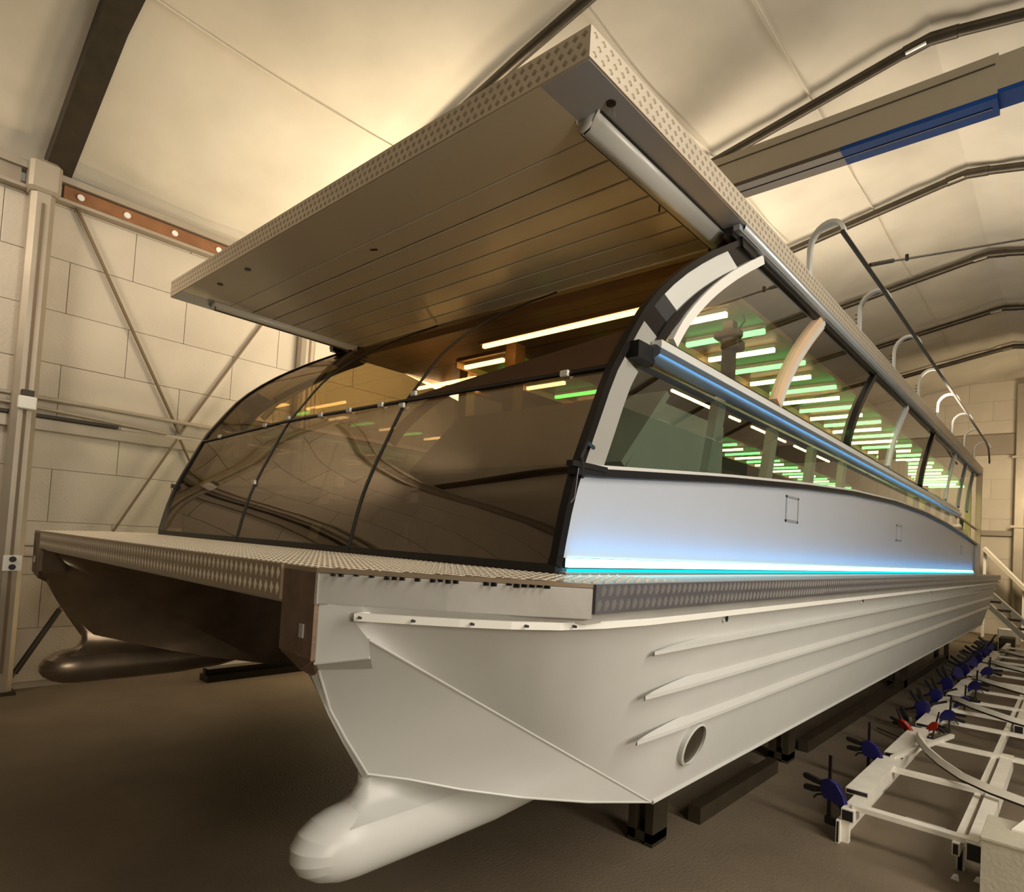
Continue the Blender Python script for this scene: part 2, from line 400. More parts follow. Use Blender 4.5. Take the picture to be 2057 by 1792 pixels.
# overhead beam
t = thing('overhead_beam', 'large grey box beam with blue reflection painted on its underside crossing above the boat roof', 'beam', (-3, 6, 5.5))
MB().box((XL+.3, 6.0, 5.50), (-.56, 6.20, 5.85)).build('web', 'beam', t)
MB().box((-.56, 6.01, 5.54), (XR-.3, 6.19, 5.83)).build('web', 'beam', t)
MB().box((XL+.3, 5.99, 5.755), (-.58, 6.0, 5.765)).build('joint_line', 'beamd', t)
MB().box((XL+.3, 5.985, 5.46), (-1.75, 6.24, 5.50)).build('flange', 'beamd', t)
MB().box((-1.75, 5.985, 5.46), (-.56, 6.24, 5.50)).build('flange', 'beam_reflection', t)  # blue LED light painted on the underside from here to the right
MB().box((-.56, 6.0, 5.50), (XR-.3, 6.22, 5.54)).build('flange', 'beam_reflection', t)
MB().box((XL+.3, 6.10, 5.452), (-.60, 6.112, 5.46)).build('underside_seam', 'black', t)
t = thing('guy_wire', 'thin guy wire with hook stretched from the boat roof rail to the right', 'wire', (-1.12, 5.0, 3.72))
MB().tube([(-1.12, 4.62, 3.70), (-.32, 5.3, 3.94), (4.6, 9.1, 5.10)], .007, 6).build('wire', 'steel_dark', t)
MB().tube([(-1.12, 4.60, 3.69), (-1.08, 4.66, 3.715), (-1.0, 4.72, 3.738)], .014, 8).build('shackle', 'steel_dark', t)
MB().bar((-.93, 4.78, 3.745), (-.93, 4.78, 3.785), .022, .02).build('hook', 'steel_dark', t)

# ------------------------------------------------------------------ THE BOAT
boat = thing('catamaran_boat', 'large white catamaran passenger boat with overhanging roof and curved glass cabin', 'boat', (-3.4, 7.5, .6))
SD = (1, -1)
DZ = 1.54
# --- hulls
def lerp(a, b, t): return tuple(a[i]+(b[i]-a[i])*t for i in range(3))
def poly_at(tab, t):
    n = len(tab)-1; u = min(t*n, n-1e-6); i = int(u); return lerp(tab[i], tab[i+1], u-i)
YA = 14.1
Ttab = [(-1.58,.985,1.44),(-1.46,1.085,1.44),(-1.34,1.19,1.44),(-1.23,1.30,1.44),(-1.15,1.42,1.44),(-1.10,1.60,1.44),(-1.085,1.85,1.44),(-1.08,2.15,1.44),(-1.08,2.5,1.44)]
Rtab = [(-1.53,1.05,1.345),(-1.3,2.29,.62)]
Ltab = [(-1.70,1.00,1.235),(-1.738,1.07,1.10),(-1.735,1.13,1.00),(-1.72,1.21,.875),(-1.66,1.33,.845),(-1.58,1.49,.795),(-1.48,1.69,.745),(-1.39,1.97,.68),(-1.3,2.29,.62)]
HC = -1.745
def im(p): return (2*HC-p[0], p[1], p[2])
for s in SD:
    m = MB(); N = 24
    for g in (lambda p: p, im):
        top = [poly_at(Ttab, i/N) for i in range(N+1)]
        rid = [poly_at(Rtab, i/N) for i in range(N+1)]
        low = [poly_at(Ltab, i/N) for i in range(N+1)]
        aft = []
        ys = [2.5+(YA-2.5)*k/20 for k in range(1, 21)]
        for y in ys: top.append((-1.08, y, 1.44))
        ridx = rid+[(-1.3, 2.29+(YA-2.29)*k/20, .62) for k in range(1, 21)]
        K = 6
        rows = [[side(s, g(lerp(a, b, k/K))) for a, b in zip(top, ridx)] for k in range(K+1)]
        m.loft(rows)
        m.loft([[side(s, g(lerp(a, b, k/4))) for a, b in zip(rid, low)] for k in range(5)])
        # bow block beside the end plate
        blk = [(-1.645,.955,1.44),(-1.58,.985,1.44),(-1.53,1.05,1.345),(-1.51,1.045,1.30),(-1.645,.955,1.27)]
        m.add([side(s, g(p)) for p in blk], [(0,1,2,3,4)])
        m.add([side(s, g(p)) for p in ((-1.645,.955,1.27),(-1.51,1.045,1.30),(-1.53,1.07,1.26),(-1.70,1.0,1.235))], [(0,1,2,3)])
        # bottom to centre line, transom half
        lowx = low+[(-1.3, 2.29+(YA-2.29)*k/20, .62) for k in range(1, 21)]
        m.loft([[side(s, g(p)) for p in lowx], [side(s, g((HC, p[1], p[2]-.02))) for p in lowx]])
        m.add([side(s, g(p)) for p in ((-1.08,YA,1.44),(-1.3,YA,.62),(HC,YA,.60),(HC,YA,1.44))], [(0,1,2,3)])
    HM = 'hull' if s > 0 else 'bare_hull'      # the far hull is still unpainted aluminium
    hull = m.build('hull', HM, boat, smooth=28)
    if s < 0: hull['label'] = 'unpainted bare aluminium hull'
    # weld beads on the knuckles
    for tab in (Rtab, Ltab):
        MB().tube([side(s, poly_at(tab, i/16)) for i in range(17)], .0045, 6).build('weld_seam', HM, hull)
    MB().tube([side(s, p) for p in ((-1.645,.953,1.268),(-1.51,1.043,1.298))], .0045, 6).build('weld_seam', HM, hull)
    MB().tube([side(s, (-1.3, y, .617)) for y in (2.3, 5, 9, YA)], .010, 6).build('chine_bar', 'hull', hull)
    # strakes: wedge ledges tapering in at the front
    def hx(z): return -1.08-.22*(1.44-z)/.82
    for z0, y0 in ((1.295, 1.95), (1.125, 1.98), (.945, 2.02)):
        rows = []
        for i in range(41):
            t = i/40; y = y0+(YA-y0)*(t**1.8); k = min(1, max(0, (y-y0)/.28))**.6
            zc = z0 + (1-k)*-.01
            d = .028*k; hgt = (.014 if z0 > 1.2 else .030)*k+.002
            xs_ = interp([(1.9, .03), (2.5, 0.0)], y)*0
            rows.append([side(s, (hx(zc+hgt)-.004, y, zc+hgt)), side(s, (hx(zc)+d, y, zc+.006)), side(s, (hx(zc)+d, y, zc-.008)), side(s, (hx(zc-.012)-.004, y, zc-.014))])
        MB().loft(rows, close=True).build('strake', 'hull', hull, smooth=40)
    # side thruster tunnel ring
    m = MB(); c = Vector((-1.235, 2.50, .83)); nrm = Vector((1, 0, -.27)).normalized()
    uy = Vector((0, 1, 0)); uz = uy.cross(nrm)
    ring = lambda r, d: [side(s, c+(uy*math.cos(a)*r+uz*math.sin(a)*r)+nrm*d) for a in [2*math.pi*i/28 for i in range(28)]]
    m.loft([ring(.098, -.01), ring(.098, .012), ring(.088, .016), ring(.088, -.004)], close=True).build('thruster_ring', 'hull', hull, smooth=40)
    MB().add(ring(.088, .004), [tuple(range(28))]).build('thruster_opening', 'tube', hull)
    for y in (2.45, 4.6, 7.2, 9.8):
        p = side(s, (hx(1.385), y, 1.385)); MB().tube([p, (p[0]+.012*s, p[1], p[2])], .016, 10).build('drain_fitting', 'chrome', hull)
        MB().tube([p, (p[0]+.014*s, p[1], p[2])], .009, 10).build('drain_hole', 'black', hull)
    # bulb with gored nose
    m = MB(); r = .116; zb = .66; xb = -1.768; rings = []
    nn = 32
    for y, rr, dz in ((1.194, r, 0), (1.5, r*1.02, 0), (1.8, r*1.02, .0), (2.1, r*.95, .01), (2.5, r*.6, .05)):
        rings.append([side(s, (xb+rr*math.cos(2*math.pi*k/nn), y, zb+dz+rr*math.sin(2*math.pi*k/nn))) for k in range(nn)])
    m.loft(rings, close=True)
    nk = []                                             # neck web up to the stem
    for z, hw, yf, ya in ((.735, .088, 1.11, 1.7), (.762, .062, 1.16, 1.75), (.79, .046, 1.195, 1.8), (.83, .036, 1.212, 1.9), (.88, .028, 1.208, 1.95), (.93, .02, 1.18, 1.95)):
        nk.append([side(s, p) for p in ((xb-hw, yf+.03, z), (xb-hw*.6, yf+.008, z), (xb, yf, z), (xb+hw*.6, yf+.008, z), (xb+hw, yf+.03, z), (xb+hw*1.15, ya, z), (xb-hw*1.15, ya, z))])
    m.loft(nk, close=True)
    bulb = m.build('bow_bulb', HM, boat, smooth=85)
    m = MB(); G = 9; vs = []; fs = []; L_ = 40
    rows = []
    for gi in range(G+1):                                # gores: half turn about the X axis, poles at +-X
        a = math.pi*(.5+gi/G)
        rows.append([side(s, (xb+r*math.cos(math.pi*l/L_), 1.194+1.72*r*math.sin(math.pi*l/L_)*math.cos(a), zb+r*math.sin(math.pi*l/L_)*math.sin(a))) for l in range(L_+1)])
    m.loft(rows).build('nose_cap', HM, bulb, smooth=14)
    # end plate
    m = MB(); m.slab([side(s, p) for p in ((-1.835,.94,1.535),(-1.645,.94,1.535),(-1.645,.94,1.275),(-1.735,.96,1.232),(-1.835,.94,1.285))], (0, .02, 0))
    ep = m.build('bow_end_plate', 'primer', boat, bevel=.003)
    m = MB(); m.add([side(s, p) for p in ((-1.645,.95,1.275),(-1.735,.965,1.232),(-1.745,1.02,1.20),(-1.70,1.0,1.235))], [(0,1,2,3)])
    m.add([side(s, p) for p in ((-1.835,.95,1.285),(-1.735,.965,1.232),(-1.745,1.02,1.20),(-1.79,1.0,1.235))], [(0,1,2,3)])
    m.build('plate_wedge', 'primer', ep)
    MB().box(side(s, (-1.715,.936,1.335)), side(s, (-1.693,.941,1.375))).build('paint_chip', 'alu_dull', ep)
    # boxed bow edge beam and white rub strip
    A, B = (-1.645,.945), (-1.05,1.46)
    d = Vector((B[0]-A[0], B[1]-A[1], 0)).normalized(); nx_ = Vector((d.y, -d.x, 0))
    pts = [Vector((A[0], A[1], 0)), Vector((-1.36, 1.185, 0)), Vector((B[0], B[1], 0))]
    pts[1] += nx_*.004
    m = MB(); rows = []
    for q, (dn, dz) in enumerate(((0, 1.437), (0, 1.527), (-.07, 1.527), (-.07, 1.437))):
        rows.append([side(s, (p.x+nx_.x*dn, p.y+nx_.y*dn, dz)) for p in pts])
    m.loft(rows); m.v = m.v
    m2 = MB(); n3 = 3
    m2.loft([[r_[i] for r_ in rows] for i in range(n3)], close=True)
    m2.add([r_[0] for r_ in rows]+[r_[2] for r_ in rows], [(0,1,2,3),(7,6,5,4)])
    eb = m2.build('bow_edge_beam', 'alu_dull', boat, bevel=.003)
    MB().tube([side(s, (A[0]-.002, A[1], 1.437)), side(s, (A[0]-.002, A[1], 1.527))], .006, 6).build('weld_seam', 'alu', eb)
    strip = [(-1.545,1.005),(-1.44,1.09),(-1.32,1.195),(-1.22,1.30),(-1.14,1.42),(-1.095,1.58),(-1.072,1.8),(-1.068,2.1),(-1.068,YA)]
    m = MB().loft([[side(s, (x+dx, y-dx*.6, z)) for (x, y) in strip] for dx, z in ((.008,1.402),(.02,1.402),(.02,1.424),(.008,1.424))], close=True)
    rs = m.build('rub_strip', 'white', boat)
    for (x, y) in ((-1.525,1.02),(-1.41,1.115),(-1.29,1.225),(-1.19,1.34),(-1.12,1.47)):
        MB().tube([side(s, (x+.012, y-.018, 1.413)), side(s, (x+.026, y-.022, 1.413))], .004, 8).build('screw', 'black', rs)
# --- deck
dk = [(-1.645,.94),(-1.05,1.46),(-1.05,YA),(-5.75,YA),(-5.75,1.46),(-5.155,.94)]
deck = MB().slab([(x, y, DZ-.012) for x, y in dk], (0,0,.012)).build('deck_plate', 'tread', boat)
MB().slab([(x+(.03 if x < -3 else -.03)*1, y+.02, 1.42) for x, y in dk], (0,0,.10)).build('deck_structure', 'alu_dull', boat)
ff = MB().box((-4.965,.932,1.432), (-1.835,.944,DZ-.002)).build('front_fascia', 'tread', boat)
for s in SD:
    sr = MB().box(side(s, (-1.052,1.462,1.455)), side(s, (-1.04,YA,DZ-.001))).build('side_fascia', 'tread_grey', boat)
    # tread studs
    m = MB(); y = 1.48; i = 0
    while y < YA-.02:
        for z in (1.478, 1.520):
            yy = y+(.019 if z > 1.5 else 0)
            if y < 3.6:
                for k in range(4):
                    o_ = (k-1.5)*.0056; L_ = .0085 if k in (0, 3) else .011
                    a = Vector((-1.0395, yy+o_-L_*.45, z+o_*.9+L_)); b = Vector((-1.0395, yy+o_+L_*.45, z+o_*.9-L_))
                    m.add([side(s, p) for p in ((a.x-.001,a.y-.0018,a.z),(a.x-.001,a.y+.0018,a.z),(b.x-.001,b.y+.0018,b.z),(b.x-.001,b.y-.0018,b.z),(a.x+.002,a.y,a.z-.001),(b.x+.002,b.y,b.z+.001))],
                          [(0,4,5,3),(1,2,5,4),(0,1,4),(3,5,2)])
            else:
                X0 = -1.040
                m.add([side(s, p) for p in ((X0,yy-.013,z),(X0,yy,z-.017),(X0,yy+.013,z),(X0,yy,z+.017),(X0+.0025,yy,z))], [(0,1,4),(1,2,4),(2,3,4),(3,0,4)])
        y += .038
    o = m.build('tread_pattern', 'stud_grey', sr); o['kind'] = 'stuff'
m = MB(); x = -1.855
while x > -4.95:
    for q, z in enumerate((1.465, 1.512)):
        xx = x-(.0 if q else .0); Y0 = .932
        m.add([(xx-.013,Y0,z),(xx,Y0,z-.021),(xx+.013,Y0,z),(xx,Y0,z+.021),(xx-.004,Y0-.003,z),(xx+.004,Y0-.003,z)],
              [(0,1,4),(1,5,4),(1,2,5),(2,3,5),(3,4,5),(3,0,4)])
    x -= .0365
o = m.build('tread_pattern', 'stud', ff); o['kind'] = 'stuff'
m = MB(); yy = .965; r_ = 0
while yy < 2.05:
    half = 1.72 + min(.62, max(0, (yy-.94)*1.15))
    x = -3.4-half+.03+(.018 if r_ % 2 else 0)
    while x < -3.4+half-.02:
        if not (-5.43 < x < -1.37 and yy > 1.72):
            a = .7 if (r_ % 2) else -.7
            dx, dy = .015*math.cos(a), .015*math.sin(a); wx, wy = -.006*math.sin(a), .006*math.cos(a)
            m.add([(x-dx,yy-dy,DZ),(x+wx,yy+wy,DZ),(x+dx,yy+dy,DZ),(x-wx,yy-wy,DZ),(x,yy,DZ+.0035)], [(0,1,4),(1,2,4),(2,3,4),(3,0,4)])
        x += .034
    yy += .03; r_ += 1
o = m.build('tread_pattern', 'stud', deck); o['kind'] = 'stuff'
m = MB(); random.seed(3)
for i in range(34):                                   # torn protective tape under the deck edge
    t = i/33; x = -1.60+.54*t; y = .975+.47*t
    if random.random() < .6:
        h = random.uniform(.004, .010); m.box((x-.008, y-.012, DZ-.012-h), (x+.01, y-.006, DZ-.011))
m.build('edge_tape', 'black', deck)['kind'] = 'stuff'

# --- cabin profile
PR = [(1.54,1.735),(1.80,1.79),(1.96,1.845),(2.12,1.915),(2.35,2.02),(2.47,2.10),(2.68,2.25),(2.82,2.39),(2.96,2.56),(3.10,2.76),(3.22,2.95),(3.32,3.12),(3.40,3.25)]
def pf(z):
    if z <= PR[0][0]: return PR[0][1]
    if z >= PR[-1][0]: return PR[-1][1]+(z-PR[-1][0])*1.6
    i = max(k for k in range(len(PR)-1) if PR[k][0] <= z)
    def sl(k):
        a, b = PR[max(k-1, 0)], PR[min(k+1, len(PR)-1)]; return (b[1]-a[1])/(b[0]-a[0])
    (x0, y0), (x1, y1) = PR[i], PR[i+1]; h = x1-x0; t = (z-x0)/h
    return (2*t**3-3*t*t+1)*y0+(t**3-2*t*t+t)*h*sl(i)+(-2*t**3+3*t*t)*y1+(t**3-t*t)*h*sl(i+1)
SILL = [(1.87,1.945),(3.07,2.055),(4.3,2.15),(5.49,2.225),(7.1,2.285),(8.74,2.295),(10.4,2.26),(12.2,2.19),(13.9,2.10)]
def sill(y): return interp(SILL, y)
XW = -1.42
def zs(a, b, n): return [a+(b-a)*i/n for i in range(n+1)]
XE = [-5.38, -4.03, -2.76, -1.42]
# windshield panes (upper and lower rows) with joints
for c in range(3):
    xa, xb_ = XE[c]+.006, XE[c+1]-.006
    def jz(x): return interp([(-5.38, 2.30), (-4.03, 2.37), (-2.76, 2.37), (-1.42, 2.37)], x)
    for row in (0, 1):
        rows = []
        for x in zs(xa, xb_, 10):
            j = jz(x)
            if row == 0: z_ = zs(1.55, j-.006, 14)
            else: z_ = zs(j+.006, 3.39, 18)
            bow = .10*(1-((x+3.4)/2)**2)*0
            rows.append([(x, pf(z)-bow, z) for z in z_])
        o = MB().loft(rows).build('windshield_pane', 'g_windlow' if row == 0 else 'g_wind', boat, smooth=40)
for x in XE[1:3]:
    MB().strip([(x, pf(z)-.002, z) for z in zs(1.55, 3.38, 26)], .014, .01, (1,0,0)).build('windshield_seal', 'black', boat, smooth=40)
MB().strip([(x, pf(2.3+.07*min(1,(x+5.38)/1.35))-.004, interp([(-5.38, 2.30), (-4.03, 2.37), (-1.42, 2.37)], x)) for x in zs(-5.37, -1.45, 12)], .014, .014, (0,.4,1)).build('windshield_seal', 'black', boat)
MB().box((-5.4, 1.735, DZ), (-1.42, 1.775, DZ+.035)).build('windshield_base', 'black', boat)
for x, z in ((-5.05,2.325),(-4.35,2.36),(-4.06,2.39),(-4.03,1.93),(-3.62,2.37),(-3.30,2.37),(-2.98,2.37),(-2.72,2.41),(-2.76,2.34),(-1.66,2.37)):
    y = pf(z)-.014
    MB().box((x-.022, y-.008, z-.014), (x+.022, y+.008, z+.012), .003).build('glass_clip', 'white', boat)
MB().loft([[(-2.75, pf(2.375)-.006, 2.38), (-1.45, pf(2.375)-.006, 2.38)], [(-2.75, pf(2.385)-.006, 2.385), (-1.45, pf(2.56)-.006, 2.56)]]).build('windshield_wedge', 'dark_brown', boat, solid=.006)  # dark brown sliver between the upper and lower right panes
# side structure both sides
def mcurve(y0, z0=2.585, z1=3.345, k=.82):
    b0 = pf(z0); return [(y0+(pf(z)-b0)*k, z) for z in zs(z0, z1, 14)]
for s in SD:
    sgn = s
    # white side panel (lower)
    ys = zs(1.95, 13.95, 40)
    top = [(y, sill(y)-.035) for y in ys]
    fr = [(pf(z)+.015, z) for z in zs(1.60, 1.905, 6)]
    poly = [side(s, (XW, y, z)) for y, z in fr]+[side(s, (XW, y, z)) for y, z in top]+[side(s, (XW, 13.95, 1.60))]
    pn = MB().slab(poly, (-.03*s, 0, 0)).build('side_panel', 'panel', boat)
    for y0, y1, z0, z1 in ((4.02,4.26,1.875,2.045),(7.25,7.50,1.88,2.05),(12.0,12.25,1.85,2.0)):
        m = MB()
        for a, b in (((y0,z0),(y1,z0+.014)),((y0,z1-.014),(y1,z1)),((y0,z0),(y0+.02,z1)),((y1-.02,z0),(y1,z1))):
            m.box(side(s, (XW-.002, a[0], a[1])), side(s, (XW+.004, b[0], b[1])))
        m.build('hatch_seal', 'track_grey', pn)
        MB().box(side(s, (XW, y0+.022, z0+.016)), side(s, (XW+.003, y1-.022, z1-.016))).build('hatch_cover', 'panel', pn)
    # led strip
    MB().box(side(s, (XW-.005, 1.80 if s > 0 else 1.9, 1.565)), side(s, (XW+.012, 13.6, 1.598))).build('led_strip', 'led', boat)
    lc = MB().box(side(s, (XW-.01, 1.76, 1.541)), side(s, (XW+.03, 13.9, 1.549))).build('led_channel', 'track_grey', boat)
    MB().box(side(s, (XW+.002, 1.80 if s > 0 else 1.9, 1.549)), side(s, (XW+.028, 13.6, 1.559))).build('led_deck_reflection', 'led_reflection', lc)  # glowing lip stands in for the strip's reflection on the deck
    # sill gasket and cap
    MB().strip([side(s, (XW+.005, y, sill(y)-.022)) for y in [1.80]+ys], .05, .030, (1,0,0)).build('sill_gasket', 'black', boat)
    MB().strip([side(s, (XW+.004, y, sill(y)+.001)) for y in [1.86]+ys], .045, .014, (1,0,0)).build('sill_cap', 'track', boat)
    # front arch pillar: grey plates and black segments
    def band(z0, z1, o0, o1, matn, name, xo=.0, th=.02):
        n = 18
        ca = [(pf(z)+o0*(1+.25*max(0, z-2.6)), z-o0*.35) for z in zs(z0, z1, n)]
        cb = [(pf(z)+o1*(1+.25*max(0, z-2.6)), z-o1*.35) for z in zs(z0, z1, n)]
        m = MB(); rows = [[side(s, (XW+xo, *a)) for a in ca], [side(s, (XW+xo, *b)) for b in cb],
                          [side(s, (XW+xo-th, *b)) for b in cb], [side(s, (XW+xo-th, *a)) for a in ca]]
        m.loft([list(c) for c in zip(*rows)], close=True)
        m.add([r[0] for r in rows]+[r[-1] for r in rows], [(0,1,2,3),(7,6,5,4)])
        return m.build(name, matn, boat, smooth=40)
    band(1.57, 3.36, -.012, .022, 'blackmetal', 'arch_edge', .008, .035)
    for z0, z1, mm in ((1.97, 2.44, 'cabin_grey'), (2.49, 2.63, 'cabin_grey'), (2.63, 2.72, 'blackmetal'), (2.72, 2.80, 'dark'), (2.80, 3.24, 'track'), (3.24, 3.37, 'blackmetal')):
        band(z0, z1, .022, .135, mm, 'arch_plate')
    band(2.50, 3.36, .135, .185, 'blackmetal', 'arch_gasket', .01, .04)
    # lower glass
    rows = []
    for i, y in enumerate(zs(0, 1, 30)):
        zt = 2.45; zb0 = lambda yy: sill(yy)+.006
        yt = pf(zt)+.12+(11.0-pf(zt))*y; yb = pf(1.97)+.13+(13.5-pf(1.97))*y
        if y > .8: pass
        rows.append([side(s, (XW-.012, yb+(yt-yb)*k/4, zb0(yb)+(zt-zb0(yb))*k/4)) for k in range(5)])
    MB().loft(rows).build('lower_window_pane', 'g_low', boat)
    # handrail
    hr = MB(); A_ = [(XW+.005,2.450),(XW+.055,2.448),(XW+.085,2.465),(XW+.088,2.490),(XW+.065,2.508),(XW+.005,2.512)]
    h0, h1 = 2.24, 11.3
    hr.loft([[side(s, (x, h0, z)) for x, z in A_], [side(s, (x, h1, z-.03)) for x, z in A_]], close=True)
    hr.add([side(s, (x, h0, z)) for x, z in A_], [tuple(range(6))]); hr.add([side(s, (x, h1, z-.03)) for x, z in A_], [tuple(range(6))])
    ho = hr.build('handrail', 'handrail', boat, smooth=50)
    MB().bar(side(s, (XW+.03, 2.30, 2.530)), side(s, (XW+.03, 11.3, 2.500)), .05, .035).build('rail_cap', 'track', ho)
    MB().bar(side(s, (XW+.03, 2.36, 2.552)), side(s, (XW+.03, 11.3, 2.522)), .03, .012).build('rail_groove', 'black', ho)
    MB().box(side(s, (XW-.01, 2.13, 2.43)), side(s, (XW+.05, 2.26, 2.50))).build('rail_end_joint', 'black', ho)
    MB().bar(side(s, (XW, 11.3, 2.45)), side(s, (XW, 13.9, 2.36)), .02, .03).build('aft_rail', 'tube', boat)
    # upper panes and mullions
    MU = [(2.47, 'white', .03), (3.80, 'wood_lt', .05), (5.38, 'blackmetal', .07), (6.80, 'track', .03), (8.50, 'blackmetal', .08), (10.36, 'track', .03), (11.6, 'track_grey', .03), (12.6, 'track_grey', .03)]
    for i, (y0, mm, w) in enumerate(MU):
        c = mcurve(y0, k=.98 if i == 0 else .80)
        wdth = .05 if i in (0,) else .10
        mu = MB().strip([side(s, (XW-w/2+.014+.012*(i == 0), y, z)) for y, z in c], w, wdth if mm == 'wood_lt' else .05, (0, 1, -.3) if False else (1,0,0))
        mo = mu.build('window_mullion', mm, boat, smooth=40)
        if mm == 'wood_lt':
            MB().strip([side(s, (XW+.002, y+.03, z)) for y, z in c], .03, .035, (1,0,0)).build('mullion_trim', 'track', mo, smooth=40)
        if i < len(MU)-1:
            c2 = mcurve(MU[i+1][0], k=.80)
            rows = [[side(s, (XW-.01, a[0]+.01+(b[0]-a[0]-.02)*k/4, a[1])) for k in range(5)] for a, b in zip(c, c2)]
            MB().loft(rows).build('side_window_pane', 'g_side', boat)
    MB().bar(side(s, (XW-.02, 3.05, 3.355)), side(s, (XW-.02, 13.9, 3.355)), .05, .05).build('window_head', 'blackmetal', boat)
    MB().bar(side(s, (XW+.02, 3.06, 3.375)), side(s, (XW+.02, 13.9, 3.375)), .035, .03).build('window_track', 'track_grey', boat)
    # interior posts behind the lower windows
    y = 2.98; k = 0
    while y < 13:
        z0 = 1.56
        MB().bar(side(s, (XW-.09, y-.04, z0)), side(s, (XW-.09, y+.20, 2.46)), .05, .09, (0,1,0)).build('cabin_post', 'track' if y < 6 else 'dark', boat)
        y += .80; k += 1
    MB().box(side(s, (XW-.05, 1.875, 1.56)), side(s, (XW-.08, 13.9, 1.945))).build('inner_lining', 'dark', boat)
MB().box((-5.36, 1.8, 1.545), (-1.44, 13.9, 1.56)).build('cabin_floor', 'dark', boat)
# aft bulkhead, stern posts and curtains
for x, mm in ((-1.44, 'wood_lt'), (-1.60, 'curtain'), (-2.1, 'curtain'), (-5.36, 'wood_lt')):
    MB().box((x, 13.92, DZ), (x+.09, 14.0, 3.4)).build('stern_post', mm, boat)
for y in (10.3, 11.3, 12.3):
    pts = [(-2.3+.35*math.sin(i*.0), y+.05*math.sin(i*1.3), 0) for i in range(2)]
    m = MB(); rows = []
    for i in range(25):
        yy = y+.62*i/24; xx = -2.05+.035*math.sin(i*1.6)
        rows.append([(xx, yy, 1.56), (xx, yy+.03, 2.9)])
    m.loft(rows).build('curtain', 'curtain', boat, smooth=60, solid=.004)
MB().box((-5.3, 13.85, DZ), (-2.2, 13.9, 3.35)).build('aft_bulkhead', 'wood', boat)
# cabin fit out seen through the glass
con = MB().slab([(-2.95,2.30,1.98),(-2.95,2.62,2.36),(-2.95,3.3,2.36),(-2.95,3.3,1.56),(-2.95,2.30,1.56)], (1.42,0,0)).build('helm_console', 'console', boat)
MB().slab([(-2.98,2.24,2.02),(-2.98,2.60,2.41),(-2.98,2.63,2.39),(-2.98,2.27,2.00)], (1.48,0,0)).build('console_top', 'console', con)
MB().box((-3.20, 3.20, 1.56), (-3.10, 3.30, 3.08)).build('cabin_pillar', 'wood', boat)
MB().box((-3.9, 3.5, 1.56), (-3.55, 3.54, 2.40)).build('cabin_partition', 'cabin_green', boat)
MB().box((-4.9, 3.0, 1.56), (-4.0, 3.04, 2.10)).build('cabin_partition', 'cabin_grey', boat)
MB().box((-4.15, 3.6, 1.56), (-4.05, 3.7, 3.2)).build('cabin_pillar', 'wood_lt', boat)
MB().bar((-4.6, 2.3, 1.75), (-2.2, 3.6, 1.9), .08, .14).build('cabin_beam', 'wood', boat)
MB().bar((-2.3, 2.4, 1.62), (-4.9, 3.8, 2.2), .08, .10).build('cabin_beam', 'wood', boat)
# headliner of brown wood, light rafts and tubes
hl = MB().box((-5.33, 3.3, 3.33), (-1.47, 13.9, 3.39)).build('headliner', 'wood', boat)
for xa, xb_ in ((-2.12, -1.50), (-3.92, -3.34)):
    rf = MB().box((xa, 3.36, 3.10), (xb_, 13.5, 3.13)).build('light_raft', 'wood', boat)
    MB().box((xa-.012, 3.36, 3.05), (xa, 13.5, 3.13)).build('raft_edge', 'wood_lt', rf)
    y = 3.42; k = 0
    while y < 13.3:
        g = (k % 2 == 1) and k > 0 or k in (1,)
        x0, x1 = (xa+.06, xb_-.02) if g else (xa+.04, xb_-.10)
        MB().box((x0, y-.014, 3.047), (x1, y+.014, 3.075)).build('light_tube', 'lg' if g else 'lw', rf)
        MB().box((x0, y-.014, 3.075), (x1, y+.014, 3.10)).build('tube_holder', 'white', rf)
        y += .385; k += 1
lt = MB().box((-3.27, 3.03, 3.02), (-1.62, 3.055, 3.045)).build('light_tube', 'lw', boat)
MB().box((-3.30, 3.02, 3.045), (-1.60, 3.065, 3.07)).build('tube_holder', 'wood', lt)
MB().box((-4.75, 3.6, 3.02), (-3.95, 3.625, 3.045)).build('light_tube', 'lw', boat)
for a, b in ((4.6, 5.5), (5.75, 6.0), (6.3, 7.3), (7.6, 9.0)):
    MB().box((-2.62, a, 2.98), (-2.60, b, 3.0)).build('light_tube', 'lw', boat)

# clamps and props left standing inside the cabin
for X0, Y0, z0, z1, w_ in ((-1.62, 3.52, 2.58, 3.05, .065), (-1.75, 8.3, 2.3, 3.0, .16), (-1.8, 9.3, 2.3, 3.0, .16)):
    pr = MB().box((X0-w_/2, Y0-w_/2, z0), (X0+w_/2, Y0+w_/2, z1)).build('cabin_prop', 'prop_brown', boat)
    if w_ < .1:   # the front one carries clamp fittings
        MB().box((X0-.09, Y0-.04, z1-.10), (X0+.07, Y0+.04, z1-.055), .008).build('prop_head', 'dark_brown', pr)
        MB().box((X0-.03, Y0-.06, z1-.18), (X0+.08, Y0+.05, z1-.12), .008).build('prop_knob', 'dark_brown', pr)
        MB().box((X0-.06, Y0-.05, z0-.03), (X0+.04, Y0+.05, z0+.01), .006).build('prop_foot', 'alu_dull', pr)
        MB().tube([(X0+.06, Y0, z1-.05), (X0+.09, Y0, z1-.01), (X0+.08, Y0, z1+.03)], .006, 6).build('prop_hook', 'black', pr)
